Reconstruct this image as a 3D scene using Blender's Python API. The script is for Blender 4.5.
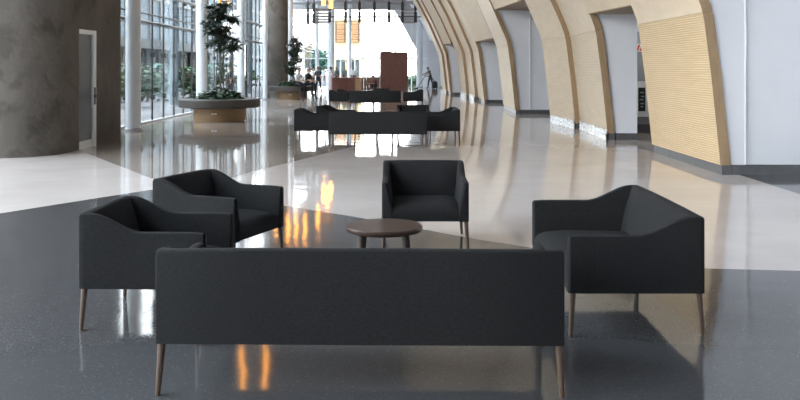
import bpy, bmesh, math, random
from mathutils import Vector, Matrix
random.seed(7)
for o in list(bpy.data.objects): bpy.data.objects.remove(o)
S = bpy.context.scene
COL = S.collection
PI = math.pi
# ---------------------------------------------------------------- camera
F, CX, HY, CH = 850.0, 400.0, 68.0, 1.65      # focal length px, vanishing point x, horizon y, eye height
cd = bpy.data.cameras.new('camera'); cam = bpy.data.objects.new('camera', cd); COL.objects.link(cam)
cam.location = (0, 0, CH); cam.rotation_euler = (PI/2, 0, 0)
cd.sensor_width = 36; cd.lens = F/800*36; cd.shift_y = -(200-HY)/800.0; cd.clip_end = 600
S.camera = cam
# ---------------------------------------------------------------- world, exposure
W = bpy.data.worlds.new('world'); S.world = W; W.use_nodes = True
wn = W.node_tree; wn.nodes.clear()
wo = wn.nodes.new('ShaderNodeOutputWorld'); bg = wn.nodes.new('ShaderNodeBackground')
tc = wn.nodes.new('ShaderNodeTexCoord'); sx = wn.nodes.new('ShaderNodeSeparateXYZ'); rp = wn.nodes.new('ShaderNodeValToRGB')
wn.links.new(tc.outputs['Generated'], sx.inputs[0]); wn.links.new(sx.outputs['Z'], rp.inputs[0])
rp.color_ramp.elements[0].position = 0.0; rp.color_ramp.elements[0].color = (1.0, 0.985, 0.96, 1)
rp.color_ramp.elements[1].position = 0.7; rp.color_ramp.elements[1].color = (0.80, 0.90, 1.0, 1)
wn.links.new(rp.outputs[0], bg.inputs['Color']); bg.inputs['Strength'].default_value = 6.3
wn.links.new(bg.outputs[0], wo.inputs[0])
S.view_settings.view_transform = 'Standard'; S.view_settings.look = 'None'
S.view_settings.gamma = 1.0; S.view_settings.use_curve_mapping = False
S.view_settings.exposure = 0.85

def fl(x, y):                                   # pixel of a point on the floor -> (X, Y)
    D = F*CH/(y-HY); return ((x-CX)/F*D, D)
def at(x, y, D):                                # pixel at a known distance -> (X, Y, Z)
    return ((x-CX)/F*D, D, CH+(HY-y)/F*D)
# ---------------------------------------------------------------- materials
MATS = {}
def mat(name, col, rough=0.5, metal=0.0, noise=0.12, scale=8.0, bump=0.0, bscale=None, stretch=(1,1,1), spec=0.5, emis=None, estr=0.0, coat=0.0, coords='Object', dist=0.004):
    m = bpy.data.materials.new(name); m.use_nodes = True; nt = m.node_tree
    p = nt.nodes['Principled BSDF']
    t = nt.nodes.new('ShaderNodeTexCoord'); mp = nt.nodes.new('ShaderNodeMapping'); mp.inputs['Scale'].default_value = stretch
    nt.links.new(t.outputs[coords], mp.inputs[0])
    n = nt.nodes.new('ShaderNodeTexNoise'); n.inputs['Scale'].default_value = scale; n.inputs['Detail'].default_value = 6
    nt.links.new(mp.outputs[0], n.inputs['Vector'])
    r = nt.nodes.new('ShaderNodeValToRGB')
    r.color_ramp.elements[0].position = 0.3; r.color_ramp.elements[1].position = 0.7
    r.color_ramp.elements[0].color = tuple(max(0, c*(1-noise)) for c in col)+(1,)
    r.color_ramp.elements[1].color = tuple(min(1, c*(1+noise)) for c in col)+(1,)
    nt.links.new(n.outputs['Fac'], r.inputs[0]); nt.links.new(r.outputs[0], p.inputs['Base Color'])
    p.inputs['Roughness'].default_value = rough; p.inputs['Metallic'].default_value = metal
    p.inputs['Specular IOR Level'].default_value = spec
    if coat: p.inputs['Coat Weight'].default_value = coat; p.inputs['Coat Roughness'].default_value = 0.08
    if bump:
        n2 = nt.nodes.new('ShaderNodeTexNoise'); n2.inputs['Scale'].default_value = bscale or scale*4; n2.inputs['Detail'].default_value = 3
        nt.links.new(mp.outputs[0], n2.inputs['Vector'])
        b = nt.nodes.new('ShaderNodeBump'); b.inputs['Strength'].default_value = bump; b.inputs['Distance'].default_value = dist
        nt.links.new(n2.outputs['Fac'], b.inputs['Height']); nt.links.new(b.outputs[0], p.inputs['Normal'])
    if emis:
        p.inputs['Emission Color'].default_value = tuple(emis)+(1,); p.inputs['Emission Strength'].default_value = estr
    MATS[name] = m; return m

def floor_mat(name, col, speck, rough=0.05, fleck=0.25):
    m = mat(name, col, rough, noise=0.06, scale=0.9); nt = m.node_tree; p = nt.nodes['Principled BSDF']
    base = [l for l in nt.links if l.to_socket == p.inputs['Base Color']][0].from_socket
    t = nt.nodes.new('ShaderNodeTexCoord')
    v = nt.nodes.new('ShaderNodeTexVoronoi'); v.inputs['Scale'].default_value = 130; nt.links.new(t.outputs['Object'], v.inputs['Vector'])
    r = nt.nodes.new('ShaderNodeValToRGB'); r.color_ramp.elements[0].position = 0.02; r.color_ramp.elements[1].position = 0.22
    nt.links.new(v.outputs['Color'], r.inputs[0])
    mx = nt.nodes.new('ShaderNodeMix'); mx.data_type = 'RGBA'; mx.blend_type = 'MIX'
    inv = nt.nodes.new('ShaderNodeMath'); inv.operation = 'MULTIPLY_ADD'; inv.inputs[1].default_value = -fleck; inv.inputs[2].default_value = fleck
    nt.links.new(r.outputs[0], inv.inputs[0]); nt.links.new(inv.outputs[0], mx.inputs[0])
    nt.links.new(base, mx.inputs[6]); mx.inputs[7].default_value = tuple(speck)+(1,)
    nt.links.new(mx.outputs[2], p.inputs['Base Color'])
    # gently uneven polish: reflections waver
    n = nt.nodes.new('ShaderNodeTexNoise'); n.inputs['Scale'].default_value = 2.2; n.inputs['Detail'].default_value = 1.5
    nt.links.new(t.outputs['Object'], n.inputs['Vector'])
    b = nt.nodes.new('ShaderNodeBump'); b.inputs['Strength'].default_value = 1.0; b.inputs['Distance'].default_value = 0.0022
    nt.links.new(n.outputs['Fac'], b.inputs['Height']); nt.links.new(b.outputs[0], p.inputs['Normal'])
    return m

def wood_panel_mat(name, col, rows, amp, rough=0.45):
    m = mat(name, col, rough, noise=0.05, scale=1.4, stretch=(1,1,6)); nt = m.node_tree; p = nt.nodes['Principled BSDF']
    base = [l for l in nt.links if l.to_socket == p.inputs['Base Color']][0].from_socket
    t = nt.nodes.new('ShaderNodeTexCoord')
    w = nt.nodes.new('ShaderNodeTexWave'); w.wave_type = 'BANDS'; w.bands_direction = 'Z'; w.wave_profile = 'SIN'
    w.inputs['Scale'].default_value = rows; w.inputs['Distortion'].default_value = 1.6; w.inputs['Detail'].default_value = 1.0; w.inputs['Detail Scale'].default_value = 0.5
    mp = nt.nodes.new('ShaderNodeMapping'); mp.inputs['Scale'].default_value = (1, 1, 1)
    nt.links.new(t.outputs['Object'], mp.inputs[0]); nt.links.new(mp.outputs[0], w.inputs['Vector'])
    r = nt.nodes.new('ShaderNodeValToRGB'); r.color_ramp.elements[0].position = 0.0; r.color_ramp.elements[1].position = 0.45
    r.color_ramp.elements[0].color = (1-amp, 1-amp*1.1, 1-amp*1.3, 1); r.color_ramp.elements[1].color = (1, 1, 1, 1)
    nt.links.new(w.outputs['Fac'], r.inputs[0])
    mx = nt.nodes.new('ShaderNodeMix'); mx.data_type = 'RGBA'; mx.blend_type = 'MULTIPLY'; mx.inputs[0].default_value = 1
    nt.links.new(base, mx.inputs[6]); nt.links.new(r.outputs[0], mx.inputs[7]); nt.links.new(mx.outputs[2], p.inputs['Base Color'])
    b = nt.nodes.new('ShaderNodeBump'); b.inputs['Strength'].default_value = 0.6; b.inputs['Distance'].default_value = 0.01
    nt.links.new(w.outputs['Fac'], b.inputs['Height']); nt.links.new(b.outputs[0], p.inputs['Normal'])
    return m

def concrete_mat(name, col):
    m = mat(name, col, 0.8, noise=0.35, scale=0.7, bump=0.8, bscale=4, dist=0.03); nt = m.node_tree; p = nt.nodes['Principled BSDF']
    base = [l for l in nt.links if l.to_socket == p.inputs['Base Color']][0].from_socket
    t = nt.nodes.new('ShaderNodeTexCoord')
    n = nt.nodes.new('ShaderNodeTexNoise'); n.inputs['Scale'].default_value = 2.4; n.inputs['Detail'].default_value = 9; n.inputs['Distortion'].default_value = 0.3
    nt.links.new(t.outputs['Object'], n.inputs['Vector'])
    r = nt.nodes.new('ShaderNodeValToRGB')
    r.color_ramp.elements[0].position = 0.34; r.color_ramp.elements[0].color = (0.30, 0.26, 0.22, 1)
    r.color_ramp.elements[1].position = 0.46; r.color_ramp.elements[1].color = (1, 1, 1, 1)
    nt.links.new(n.outputs['Fac'], r.inputs[0])
    mx = nt.nodes.new('ShaderNodeMix'); mx.data_type = 'RGBA'; mx.blend_type = 'MULTIPLY'; mx.inputs[0].default_value = 0.5
    nt.links.new(base, mx.inputs[6]); nt.links.new(r.outputs[0], mx.inputs[7]); nt.links.new(mx.outputs[2], p.inputs['Base Color'])
    return m

def glass_mat(name, tint, refl=0.12, rough=0.02):
    m = bpy.data.materials.new(name); m.use_nodes = True; nt = m.node_tree; nt.nodes.clear()
    out = nt.nodes.new('ShaderNodeOutputMaterial'); mx = nt.nodes.new('ShaderNodeMixShader')
    tr = nt.nodes.new('ShaderNodeBsdfTransparent'); gl = nt.nodes.new('ShaderNodeBsdfGlossy'); gl.inputs['Roughness'].default_value = rough
    t = nt.nodes.new('ShaderNodeTexCoord'); n = nt.nodes.new('ShaderNodeTexNoise'); n.inputs['Scale'].default_value = 0.6
    nt.links.new(t.outputs['Object'], n.inputs['Vector'])
    r = nt.nodes.new('ShaderNodeValToRGB'); r.color_ramp.elements[0].color = tuple(c*0.94 for c in tint)+(1,); r.color_ramp.elements[1].color = tuple(tint)+(1,)
    nt.links.new(n.outputs['Fac'], r.inputs[0]); nt.links.new(r.outputs[0], tr.inputs['Color'])
    fr = nt.nodes.new('ShaderNodeLayerWeight'); fr.inputs['Blend'].default_value = refl
    ml = nt.nodes.new('ShaderNodeMath'); ml.operation = 'MULTIPLY'; ml.inputs[1].default_value = 0.4
    nt.links.new(fr.outputs['Fresnel'], ml.inputs[0]); nt.links.new(ml.outputs[0], mx.inputs[0]); nt.links.new(tr.outputs[0], mx.inputs[1]); nt.links.new(gl.outputs[0], mx.inputs[2])
    nt.links.new(mx.outputs[0], out.inputs[0]); MATS[name] = m; return m

M_FABRIC = mat('charcoal_weave', (0.0125, 0.0125, 0.0135), 0.9, noise=0.35, scale=55, bump=0.5, bscale=420, stretch=(1, 1, 2.2), spec=0.25, dist=0.002)
M_LEG = mat('smoked_oak', (0.085, 0.054, 0.037), 0.42, noise=0.3, scale=14, stretch=(6, 6, 0.7))
M_TABLE = mat('walnut', (0.040, 0.021, 0.014), 0.42, noise=0.45, scale=5, stretch=(1.2, 14, 6))
M_TABLELEG = mat('dark_walnut', (0.030, 0.018, 0.013), 0.4, noise=0.3, scale=9, stretch=(6, 6, 1))
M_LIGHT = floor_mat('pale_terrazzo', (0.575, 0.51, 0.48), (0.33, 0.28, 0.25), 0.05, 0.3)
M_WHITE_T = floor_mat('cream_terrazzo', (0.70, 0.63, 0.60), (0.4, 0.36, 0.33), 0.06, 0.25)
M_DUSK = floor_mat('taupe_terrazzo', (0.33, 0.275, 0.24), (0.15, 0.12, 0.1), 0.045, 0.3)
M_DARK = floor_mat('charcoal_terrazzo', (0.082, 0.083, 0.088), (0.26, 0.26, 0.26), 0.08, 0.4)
M_DARK.node_tree.nodes['Principled BSDF'].inputs['Specular IOR Level'].default_value = 0.4
M_WOOD = wood_panel_mat('ribbed_maple', (0.60, 0.45, 0.28), 8.5, 0.32)
M_WOODFAR = wood_panel_mat('ribbed_maple_glare', (0.57, 0.465, 0.34), 8.0, 0.08)  # same maple as the near panel; distance glare put into the paler colour
M_WOODUP = mat('bent_maple', (0.57, 0.465, 0.34), 0.4, noise=0.06, scale=2, stretch=(1, 1, 3))
M_EDGE = mat('maple_edge', (0.29, 0.195, 0.11), 0.5, noise=0.12, scale=4, stretch=(3, 3, 0.6))
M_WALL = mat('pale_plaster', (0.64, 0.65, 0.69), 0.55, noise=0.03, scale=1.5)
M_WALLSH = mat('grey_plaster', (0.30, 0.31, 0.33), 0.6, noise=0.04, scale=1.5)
M_PLINTH = mat('slate_plinth', (0.085, 0.085, 0.09), 0.3, noise=0.15, scale=6)
M_CEIL = mat('ceiling_plaster', (0.38, 0.38, 0.39), 0.8, noise=0.04, scale=1)
M_CONC = concrete_mat('board_concrete', (0.105, 0.092, 0.080))
M_WHITE = mat('white_paint', (0.74, 0.76, 0.78), 0.35, noise=0.03, scale=2)
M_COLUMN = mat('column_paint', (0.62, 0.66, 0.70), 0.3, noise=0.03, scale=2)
M_OUTCOL = mat('shaded_column_paint', (0.13, 0.17, 0.20), 0.5, noise=0.03, scale=2)  # white outer columns, with outdoor shade put into a darker colour
M_STEEL = mat('dark_steel', (0.035, 0.037, 0.04), 0.35, metal=0.4, noise=0.15, scale=5)
M_GREYSTEEL = mat('grey_steel', (0.36, 0.37, 0.39), 0.35, metal=0.3, noise=0.06, scale=4)
M_BLACK = mat('black_plastic', (0.012, 0.012, 0.013), 0.4, noise=0.2, scale=5)
M_GLASS = glass_mat('clear_glazing', (0.93, 0.95, 0.955))
M_DOORGL = mat('smoked_door_glass', (0.075, 0.095, 0.115), 0.2, noise=0.08, scale=1.2)
M_STONE = mat('planter_stone', (0.045, 0.038, 0.034), 0.6, noise=0.15, scale=5)
M_AMBERWOOD = mat('planter_wood', (0.25, 0.155, 0.075), 0.45, noise=0.12, scale=3, stretch=(1, 1, 8))
M_SOIL = mat('soil', (0.03, 0.022, 0.015), 0.95, noise=0.4, scale=20)
M_LEAF = mat('dark_leaf', (0.018, 0.045, 0.016), 0.4, noise=0.4, scale=6)
M_LEAFB = mat('tree_leaf', (0.012, 0.026, 0.012), 0.4, noise=0.4, scale=6)
M_BARK = mat('bamboo_bark', (0.10, 0.085, 0.06), 0.6, noise=0.3, scale=9, stretch=(4, 4, 1))
M_CRATE = mat('redwood_board', (0.105, 0.034, 0.022), 0.38, noise=0.3, scale=3, stretch=(5, 5, 0.6))
M_CRATEB = mat('redwood_cap', (0.085, 0.032, 0.022), 0.4, noise=0.3, scale=3, stretch=(0.6, 5, 5))
M_AMBER = mat('amber_glass', (0.9, 0.45, 0.08), 0.3, noise=0.08, scale=3, emis=(1.0, 0.38, 0.05), estr=4.2)
M_PAVE = mat('shaded_paving', (0.11, 0.11, 0.115), 0.8, noise=0.08, scale=0.6)  # paving darkened in its colour to stand in for shade outdoors
M_BLDG = mat('shaded_cladding', (0.085, 0.095, 0.10), 0.6, noise=0.06, scale=0.8)  # pale building surfaces with the shade put into a dark colour
M_BLUE = mat('shaded_blue_cladding', (0.045, 0.075, 0.098), 0.7, noise=0.12, scale=0.25)  # pale blue facade, its shade likewise put into a dark colour
M_BWIN = mat('building_glass', (0.035, 0.055, 0.06), 0.5, noise=0.3, scale=0.8)
M_TAN = mat('tan_render', (0.60, 0.47, 0.27), 0.8, noise=0.06, scale=0.9)
M_LATT = mat('terracotta_louver', (0.42, 0.20, 0.085), 0.6, noise=0.15, scale=3)
M_HEDGE = mat('garden_leaf', (0.045, 0.10, 0.04), 0.6, noise=0.45, scale=3)
M_HEDGEB = mat('garden_leaf_blue', (0.05, 0.13, 0.10), 0.6, noise=0.4, scale=3)
M_SKIN = mat('skin', (0.28, 0.16, 0.10), 0.5, noise=0.06, scale=10)
M_HAIR = mat('black_hair', (0.008, 0.007, 0.007), 0.45, noise=0.3, scale=40)
M_SHIRTW = mat('white_shirt', (0.62, 0.64, 0.67), 0.8, noise=0.06, scale=12)
M_SHIRTG = mat('grey_shirt', (0.10, 0.10, 0.10), 0.8, noise=0.1, scale=12)
M_SHIRTD = mat('black_shirt', (0.015, 0.016, 0.018), 0.8, noise=0.2, scale=12)
M_SHIRTP = mat('pink_shirt', (0.55, 0.45, 0.46), 0.8, noise=0.08, scale=12)
M_SHIRTT = mat('teal_shirt', (0.10, 0.17, 0.16), 0.8, noise=0.1, scale=12)
M_SHIRTR = mat('maroon_shirt', (0.10, 0.025, 0.025), 0.8, noise=0.15, scale=12)
M_TROU = mat('dark_trousers', (0.012, 0.013, 0.017), 0.8, noise=0.2, scale=12)
M_KHAKI = mat('khaki_trousers', (0.035, 0.033, 0.03), 0.8, noise=0.15, scale=12)
M_SHOE = mat('black_shoe', (0.01, 0.01, 0.01), 0.4, noise=0.2, scale=12)
M_RED = mat('red_sign', (0.55, 0.03, 0.03), 0.4, noise=0.05, scale=5)
M_FILM = mat('white_film', (0.82, 0.83, 0.84), 0.12, noise=0.04, scale=9)
M_DIFF = mat('fill_diffuser', (0.8, 0.8, 0.8), 0.5, noise=0.02, scale=3, emis=(1, 0.97, 0.92), estr=9.0)  # emission of the fill light added in the recess
M_BADGE = mat('brushed_badge', (0.75, 0.75, 0.75), 0.3, metal=0.6, noise=0.05, scale=5)

# ---------------------------------------------------------------- mesh helpers
def link(o, parent=None):
    COL.objects.link(o)
    if parent is not None: o.parent = parent
    return o
def mk(name, verts, faces, m, parent=None, smooth=False, mats=None, fm=None):
    me = bpy.data.meshes.new(name); me.from_pydata([tuple(v) for v in verts], [], faces)
    for x in (mats or [m]): me.materials.append(x)
    if fm: me.polygons.foreach_set('material_index', fm)
    bm = bmesh.new(); bm.from_mesh(me); bmesh.ops.recalc_face_normals(bm, faces=bm.faces); bm.to_mesh(me); bm.free()
    if smooth:
        me.polygons.foreach_set('use_smooth', [True]*len(me.polygons))
        me.set_sharp_from_angle(angle=math.radians(40))
    me.update(); return link(bpy.data.objects.new(name, me), parent)
class MB:
    def __init__(s): s.v = []; s.f = []
    def box(s, a, b):
        i = len(s.v); x0, y0, z0 = a; x1, y1, z1 = b
        s.v += [(x0,y0,z0),(x1,y0,z0),(x1,y1,z0),(x0,y1,z0),(x0,y0,z1),(x1,y0,z1),(x1,y1,z1),(x0,y1,z1)]
        s.f += [[i+k for k in q] for q in ((0,3,2,1),(4,5,6,7),(0,1,5,4),(1,2,6,5),(2,3,7,6),(3,0,4,7))]; return s
    def tube(s, pts, radii, n=8):
        pts = [Vector(p) for p in pts]
        if not hasattr(radii, '__len__'): radii = [radii]*len(pts)
        i0 = len(s.v); up = None
        for k, p in enumerate(pts):
            t = (pts[min(k+1, len(pts)-1)]-pts[max(k-1, 0)]).normalized()
            if up is None: up = Vector((1,0,0)) if abs(t.x) < 0.9 else Vector((0,1,0))
            a = t.cross(up).normalized(); b = t.cross(a).normalized()
            for j in range(n):
                an = 2*PI*j/n; s.v.append(tuple(p+(a*math.cos(an)+b*math.sin(an))*radii[k]))
        for k in range(len(pts)-1):
            for j in range(n):
                q = i0+k*n; s.f.append([q+j, q+(j+1)%n, q+n+(j+1)%n, q+n+j])
        s.f.append([i0+j for j in range(n)][::-1]); e = i0+(len(pts)-1)*n; s.f.append([e+j for j in range(n)]); return s
    def lathe(s, prof, n=32, c=(0,0)):
        i0 = len(s.v)
        for r, z in prof:
            for j in range(n):
                an = 2*PI*j/n; s.v.append((c[0]+r*math.cos(an), c[1]+r*math.sin(an), z))
        for k in range(len(prof)-1):
            for j in range(n):
                q = i0+k*n; s.f.append([q+j, q+(j+1)%n, q+n+(j+1)%n, q+n+j])
        s.f.append([i0+j for j in range(n)][::-1]); e = i0+(len(prof)-1)*n; s.f.append([e+j for j in range(n)]); return s
    def prism(s, poly, z0, z1):
        i = len(s.v); n = len(poly)
        s.v += [(x, y, z0) for x, y in poly]+[(x, y, z1) for x, y in poly]
        s.f.append(list(range(i, i+n))[::-1]); s.f.append(list(range(i+n, i+2*n)))
        s.f += [[i+j, i+(j+1) % n, i+n+(j+1) % n, i+n+j] for j in range(n)]; return s
    def rings(s, rings):                        # loft of closed rings, capped
        i0 = len(s.v); n = len(rings[0])
        for r in rings: s.v += [tuple(p) for p in r]
        for k in range(len(rings)-1):
            for j in range(n):
                q = i0+k*n; s.f.append([q+j, q+(j+1)%n, q+n+(j+1)%n, q+n+j])
        s.f.append(list(range(i0, i0+n))[::-1]); e = i0+(len(rings)-1)*n; s.f.append(list(range(e, e+n))); return s
    def build(s, name, m, parent=None, smooth=False): return mk(name, s.v, s.f, m, parent, smooth)
def rbox(name, a, b, r, m, parent=None, seg=2):
    bm = bmesh.new(); bmesh.ops.create_cube(bm, size=1)
    for v in bm.verts: v.co = Vector(((a[i]+b[i])/2+v.co[i]*(b[i]-a[i]) for i in range(3)))
    bmesh.ops.bevel(bm, geom=list(bm.edges), offset=r, segments=seg, profile=0.5, affect='EDGES')
    me = bpy.data.meshes.new(name); bm.to_mesh(me); bm.free(); me.materials.append(m)
    me.polygons.foreach_set('use_smooth', [True]*len(me.polygons)); me.set_sharp_from_angle(angle=math.radians(50))
    return link(bpy.data.objects.new(name, me), parent)
def empty(name, loc=(0,0,0), rz=0):
    o = bpy.data.objects.new(name, None); o.empty_display_size = 0.2; o.location = loc; o.rotation_euler = (0,0,rz); return link(o)
def tag(o, label=None, cat=None, group=None, kind=None):
    if label: o['label'] = label
    if cat: o['category'] = cat
    if group: o['group'] = group
    if kind: o['kind'] = kind
    return o
def struct(o, label=None): o['kind'] = 'structure'; o['category'] = o.name.split('_')[0]; o['label'] = label or 'x'; return o
def copy_tree(o, parent=None):
    c = o.copy(); COL.objects.link(c); c.parent = parent
    for ch in list(o.children): copy_tree(ch, c)
    return c
def sm(t): t = max(0, min(1, t)); return t*t*(3-2*t)

# ================================================================ SETTING
FAR = 74.0
# floor and its inlaid fields
fo = struct(MB().box((-7.75, -9, -0.12), (9, FAR, 0)).build('floor', M_LIGHT), 'polished pale terrazzo floor of the long hall')
P = lambda x, y: fl(x, y)
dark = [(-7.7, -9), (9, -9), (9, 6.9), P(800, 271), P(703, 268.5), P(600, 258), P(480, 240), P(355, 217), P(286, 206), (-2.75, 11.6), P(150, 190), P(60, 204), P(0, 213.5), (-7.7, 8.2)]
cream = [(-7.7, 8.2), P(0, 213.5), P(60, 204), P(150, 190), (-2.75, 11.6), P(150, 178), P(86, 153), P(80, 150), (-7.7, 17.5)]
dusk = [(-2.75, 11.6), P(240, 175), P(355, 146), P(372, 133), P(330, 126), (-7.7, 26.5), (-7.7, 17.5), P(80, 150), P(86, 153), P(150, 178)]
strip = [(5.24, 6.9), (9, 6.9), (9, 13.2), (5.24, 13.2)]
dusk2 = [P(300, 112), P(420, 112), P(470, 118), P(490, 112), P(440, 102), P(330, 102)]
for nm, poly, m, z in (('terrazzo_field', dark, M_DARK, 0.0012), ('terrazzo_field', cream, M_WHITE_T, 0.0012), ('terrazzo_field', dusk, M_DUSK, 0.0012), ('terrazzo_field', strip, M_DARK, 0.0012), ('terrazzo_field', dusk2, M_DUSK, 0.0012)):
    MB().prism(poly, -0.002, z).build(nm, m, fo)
ce = struct(MB().box((-7.75, -9, 9.0), (9, FAR+0.5, 9.2)).build('ceiling', M_CEIL), 'plain grey ceiling high above the hall')
struct(MB().box((-7.75, -9.2, 0), (9, -9, 9)).build('wall_back', M_WALL), 'plain pale wall at the near end of the hall')
struct(MB().box((7.4, -9, 0), (7.6, 13.2, 9)).build('wall_side', M_WALL), 'plain pale side wall beside the near seating')

# ---- right wall: plaster blocks, ribbed bent-wood panels, plinths
wr = struct(MB().box((5.13, 13.16, 0.155), (8.9, 13.4, 9)).build('wall_right', M_WALL), 'pale plaster wall faced with leaning ribbed maple panels')
PROF = [(0.15, 0.0), (1.5, -0.14), (2.4, -0.255), (2.6, -0.30), (2.8, -0.375), (3.0, -0.46), (3.7, -0.77), (4.5, -1.12), (5.9, -1.85), (7.2, -2.65), (9.0, -4.1)]
def prof_from(z0, z1):
    pts = []
    def off(z):
        for (za, oa), (zb, ob) in zip(PROF, PROF[1:]):
            if za <= z <= zb: return oa+(ob-oa)*(z-za)/(zb-za)
        return PROF[-1][1]
    return [(z0, off(z0))]+[(z, o) for z, o in PROF if z0 < z < z1]+[(z1, off(z1))]
TH = 0.16
def panel(name, yn, yf, xn, xf, z0, z1, m, th=TH):
    pr = prof_from(z0, z1); n = len(pr); v = []; f = []; fm = []
    for (y, x) in ((yn, xn), (yf, xf)):
        v += [(x+o, y, z) for z, o in pr]+[(x+o+th, y, z) for z, o in pr]
    for k in range(n-1):
        f.append([k, k+1, 2*n+k+1, 2*n+k]); fm.append(0)                 # hall face
        f.append([n+k, 3*n+k, 3*n+k+1, n+k+1]); fm.append(1)
        f.append([k, n+k, n+k+1, k+1]); fm.append(1)                    # near edge
        f.append([2*n+k, 2*n+k+1, 3*n+k+1, 3*n+k]); fm.append(1)
    f.append([0, 2*n, 3*n, n]); fm.append(1); f.append([n-1, 2*n-1, 4*n-1, 3*n-1]); fm.append(1)
    return mk(name, v, f, m, wr, False, [m, M_EDGE], fm)
#        near D, far D, X near, X far, material
LEAVES = [(13.1, 16.7, 4.94, 4.95, M_WOOD), (19.5, 23.0, 4.76, 4.88, M_WOODFAR), (23.0, 25.6, 4.74, 4.53, M_WOODFAR),
          (30.5, 35.0, 4.13, 4.25, M_WOODFAR), (40.0, 43.6, 3.95, 4.00, M_WOODFAR), (43.62, 47.0, 3.86, 3.84, M_WOODFAR),
          (47.02, 50.0, 3.68, 3.60, M_WOODFAR), (52.0, 55.0, 3.06, 3.10, M_WOODFAR), (55.02, 59.0, 2.96, 2.95, M_WOODFAR)]
for yn, yf, xn, xf, m in LEAVES:
    panel('maple_panel', yn, yf, xn, xf, 0.15, 2.5, m)
    panel('bent_panel', yn, yf, xn, xf, 2.506, 9.0, M_WOODUP)
    MB().rings([[(xn+0.03, yn+0.02, z), (xn+0.18, yn+0.02, z), (xf+0.18, yf-0.02, z), (xf+0.03, yf-0.02, z)] for z in (0.0, 0.149)]).build('plinth', M_PLINTH, wr)
def film(yn, yf, xn, xf, seed):
    rnd = random.Random(seed); N, Mz = 26, 6; v = []; f = []
    for i in range(N+1):
        for j in range(Mz+1):
            t = i/N; v.append((xn+(xf-xn)*t-0.03-rnd.uniform(0, 0.035), yn+(yf-yn)*t, 0.004+(0.2+(rnd.uniform(0, 0.05) if j == Mz else 0))*j/Mz))
    n0 = len(v); v += [(x+0.02, y, z) for x, y, z in v]
    for i in range(N):
        for j in range(Mz):
            a = i*(Mz+1)+j; q = [a, a+1, a+Mz+2, a+Mz+1]; f.append(q); f.append([k+n0 for k in q][::-1])
    mk('protective_film', v, f, M_FILM, wr)
film(19.48, 22.9, 4.76, 4.88, 3); film(23.0, 25.5, 4.74, 4.55, 4); film(43.7, 46.9, 3.86, 3.84, 5); film(47.1, 49.9, 3.68, 3.6, 7)
# lintels over the openings, with a soffit running back
for yn, yf, xn, xf, zs in ((16.75, 19.45, 4.98, 4.72, 2.9), (25.65, 30.45, 4.58, 4.18, 3.75), (35.05, 39.95, 4.25, 3.93, 2.9), (50.05, 51.95, 3.5, 3.15, 3.1)):
    panel('bent_panel', yn, yf, xn, xf, zs, 9.0, M_WOODUP)
    o = prof_from(zs, 9)[0][1]
    MB().rings([[(xn+o, yn, z), (xn+1.6, yn, z), (xf+1.6, yf, z), (xf+o, yf, z)] for z in (zs-0.02, zs+0.1)]).build('soffit', M_EDGE, wr)
def block(y0, y1, x0, x1, m=M_WALL, z1=9.0):
    MB().box((x0, y0, 0.13), (x1, y1, z1)).build('wall_block', m, wr)
    MB().box((x0-0.012, y0-0.012, 0), (x1, y1, 0.13)).build('skirting', M_PLINTH, wr)
MB().box((5.1, 13.14, 0), (8.9, 13.2, 0.155)).build('skirting', M_PLINTH, wr)
MB().box((5.33, 13.12, 0.16), (5.345, 13.158, 9)).build('corner_bead', M_WHITE, wr)
# plaster cores behind the leaves (near faces look to the camera)
def core(yn, yf, xn, xf, dx=2.6, zz=2.9):
    v = []
    pr = prof_from(0.15, zz)
    n = len(pr)
    for (y, x) in ((yn+0.06, xn), (yf, xf)):
        v += [(x+o+TH-0.02, y, z) for z, o in pr]+[(x+dx, y, z) for z, o in pr]
    f = []
    for k in range(n-1):
        f += [[k, k+1, 2*n+k+1, 2*n+k], [n+k, 3*n+k, 3*n+k+1, n+k+1], [k, n+k, n+k+1, k+1], [2*n+k, 2*n+k+1, 3*n+k+1, 3*n+k]]
    f += [[0, 2*n, 3*n, n], [n-1, 2*n-1, 4*n-1, 3*n-1]]
    mk('wall_block', v, f, M_WALL, wr)
    MB().box((min(xn, xf)+0.2, yn+0.05, 0), (max(xn, xf)+dx, yf, 0.15)).build('skirting', M_PLINTH, wr)
core(13.08, 13.15, 4.94, 4.94, 0.395, 8.9)
core(19.5, 19.85, 4.76, 4.76, 0.70, 2.9)
core(30.5, 30.85, 4.13, 4.13, 2.6, 3.8)
core(40.0, 40.35, 3.95, 3.95, 2.6, 2.9)
core(52.0, 52.35, 3.06, 3.06, 2.6, 3.2)
MB().box(((530-CX)/F*30.54-0.012, 30.53, 0.16), ((530-CX)/F*30.54+0.012, 30.565, 3.8)).build('corner_bead', M_WHITE, wr)
# continuous backing behind the bent panels
bk = []; ys_ = [(16.8, 5.0), (19.6, 4.95), (25.6, 4.85), (30.5, 4.45), (40.0, 4.2), (50.0, 3.75), (59.0, 3.2), (FAR, 3.2)]
pr = prof_from(3.9, 9.0)
bk = MB().rings([[(x+o+0.25, y, z) for z, o in pr]+[(x+o+0.4, y, z) for z, o in pr[::-1]] for y, x in ys_]).build('backing', M_WALL, wr)
block(59.2, FAR, 3.5, 4.2, M_WALL)
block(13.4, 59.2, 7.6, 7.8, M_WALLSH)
# recess between first and second panels: lintel, back wall with a framed notice and a red sign
MB().box((5.455, 19.5, 2.5), (7.6, 19.9, 3.1)).build('lintel', M_WALL, wr)
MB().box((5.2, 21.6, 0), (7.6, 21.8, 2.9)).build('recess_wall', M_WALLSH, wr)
MB().box((5.2, 21.585, 0), (7.6, 21.61, 0.22)).build('skirting', M_PLINTH, wr)

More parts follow.
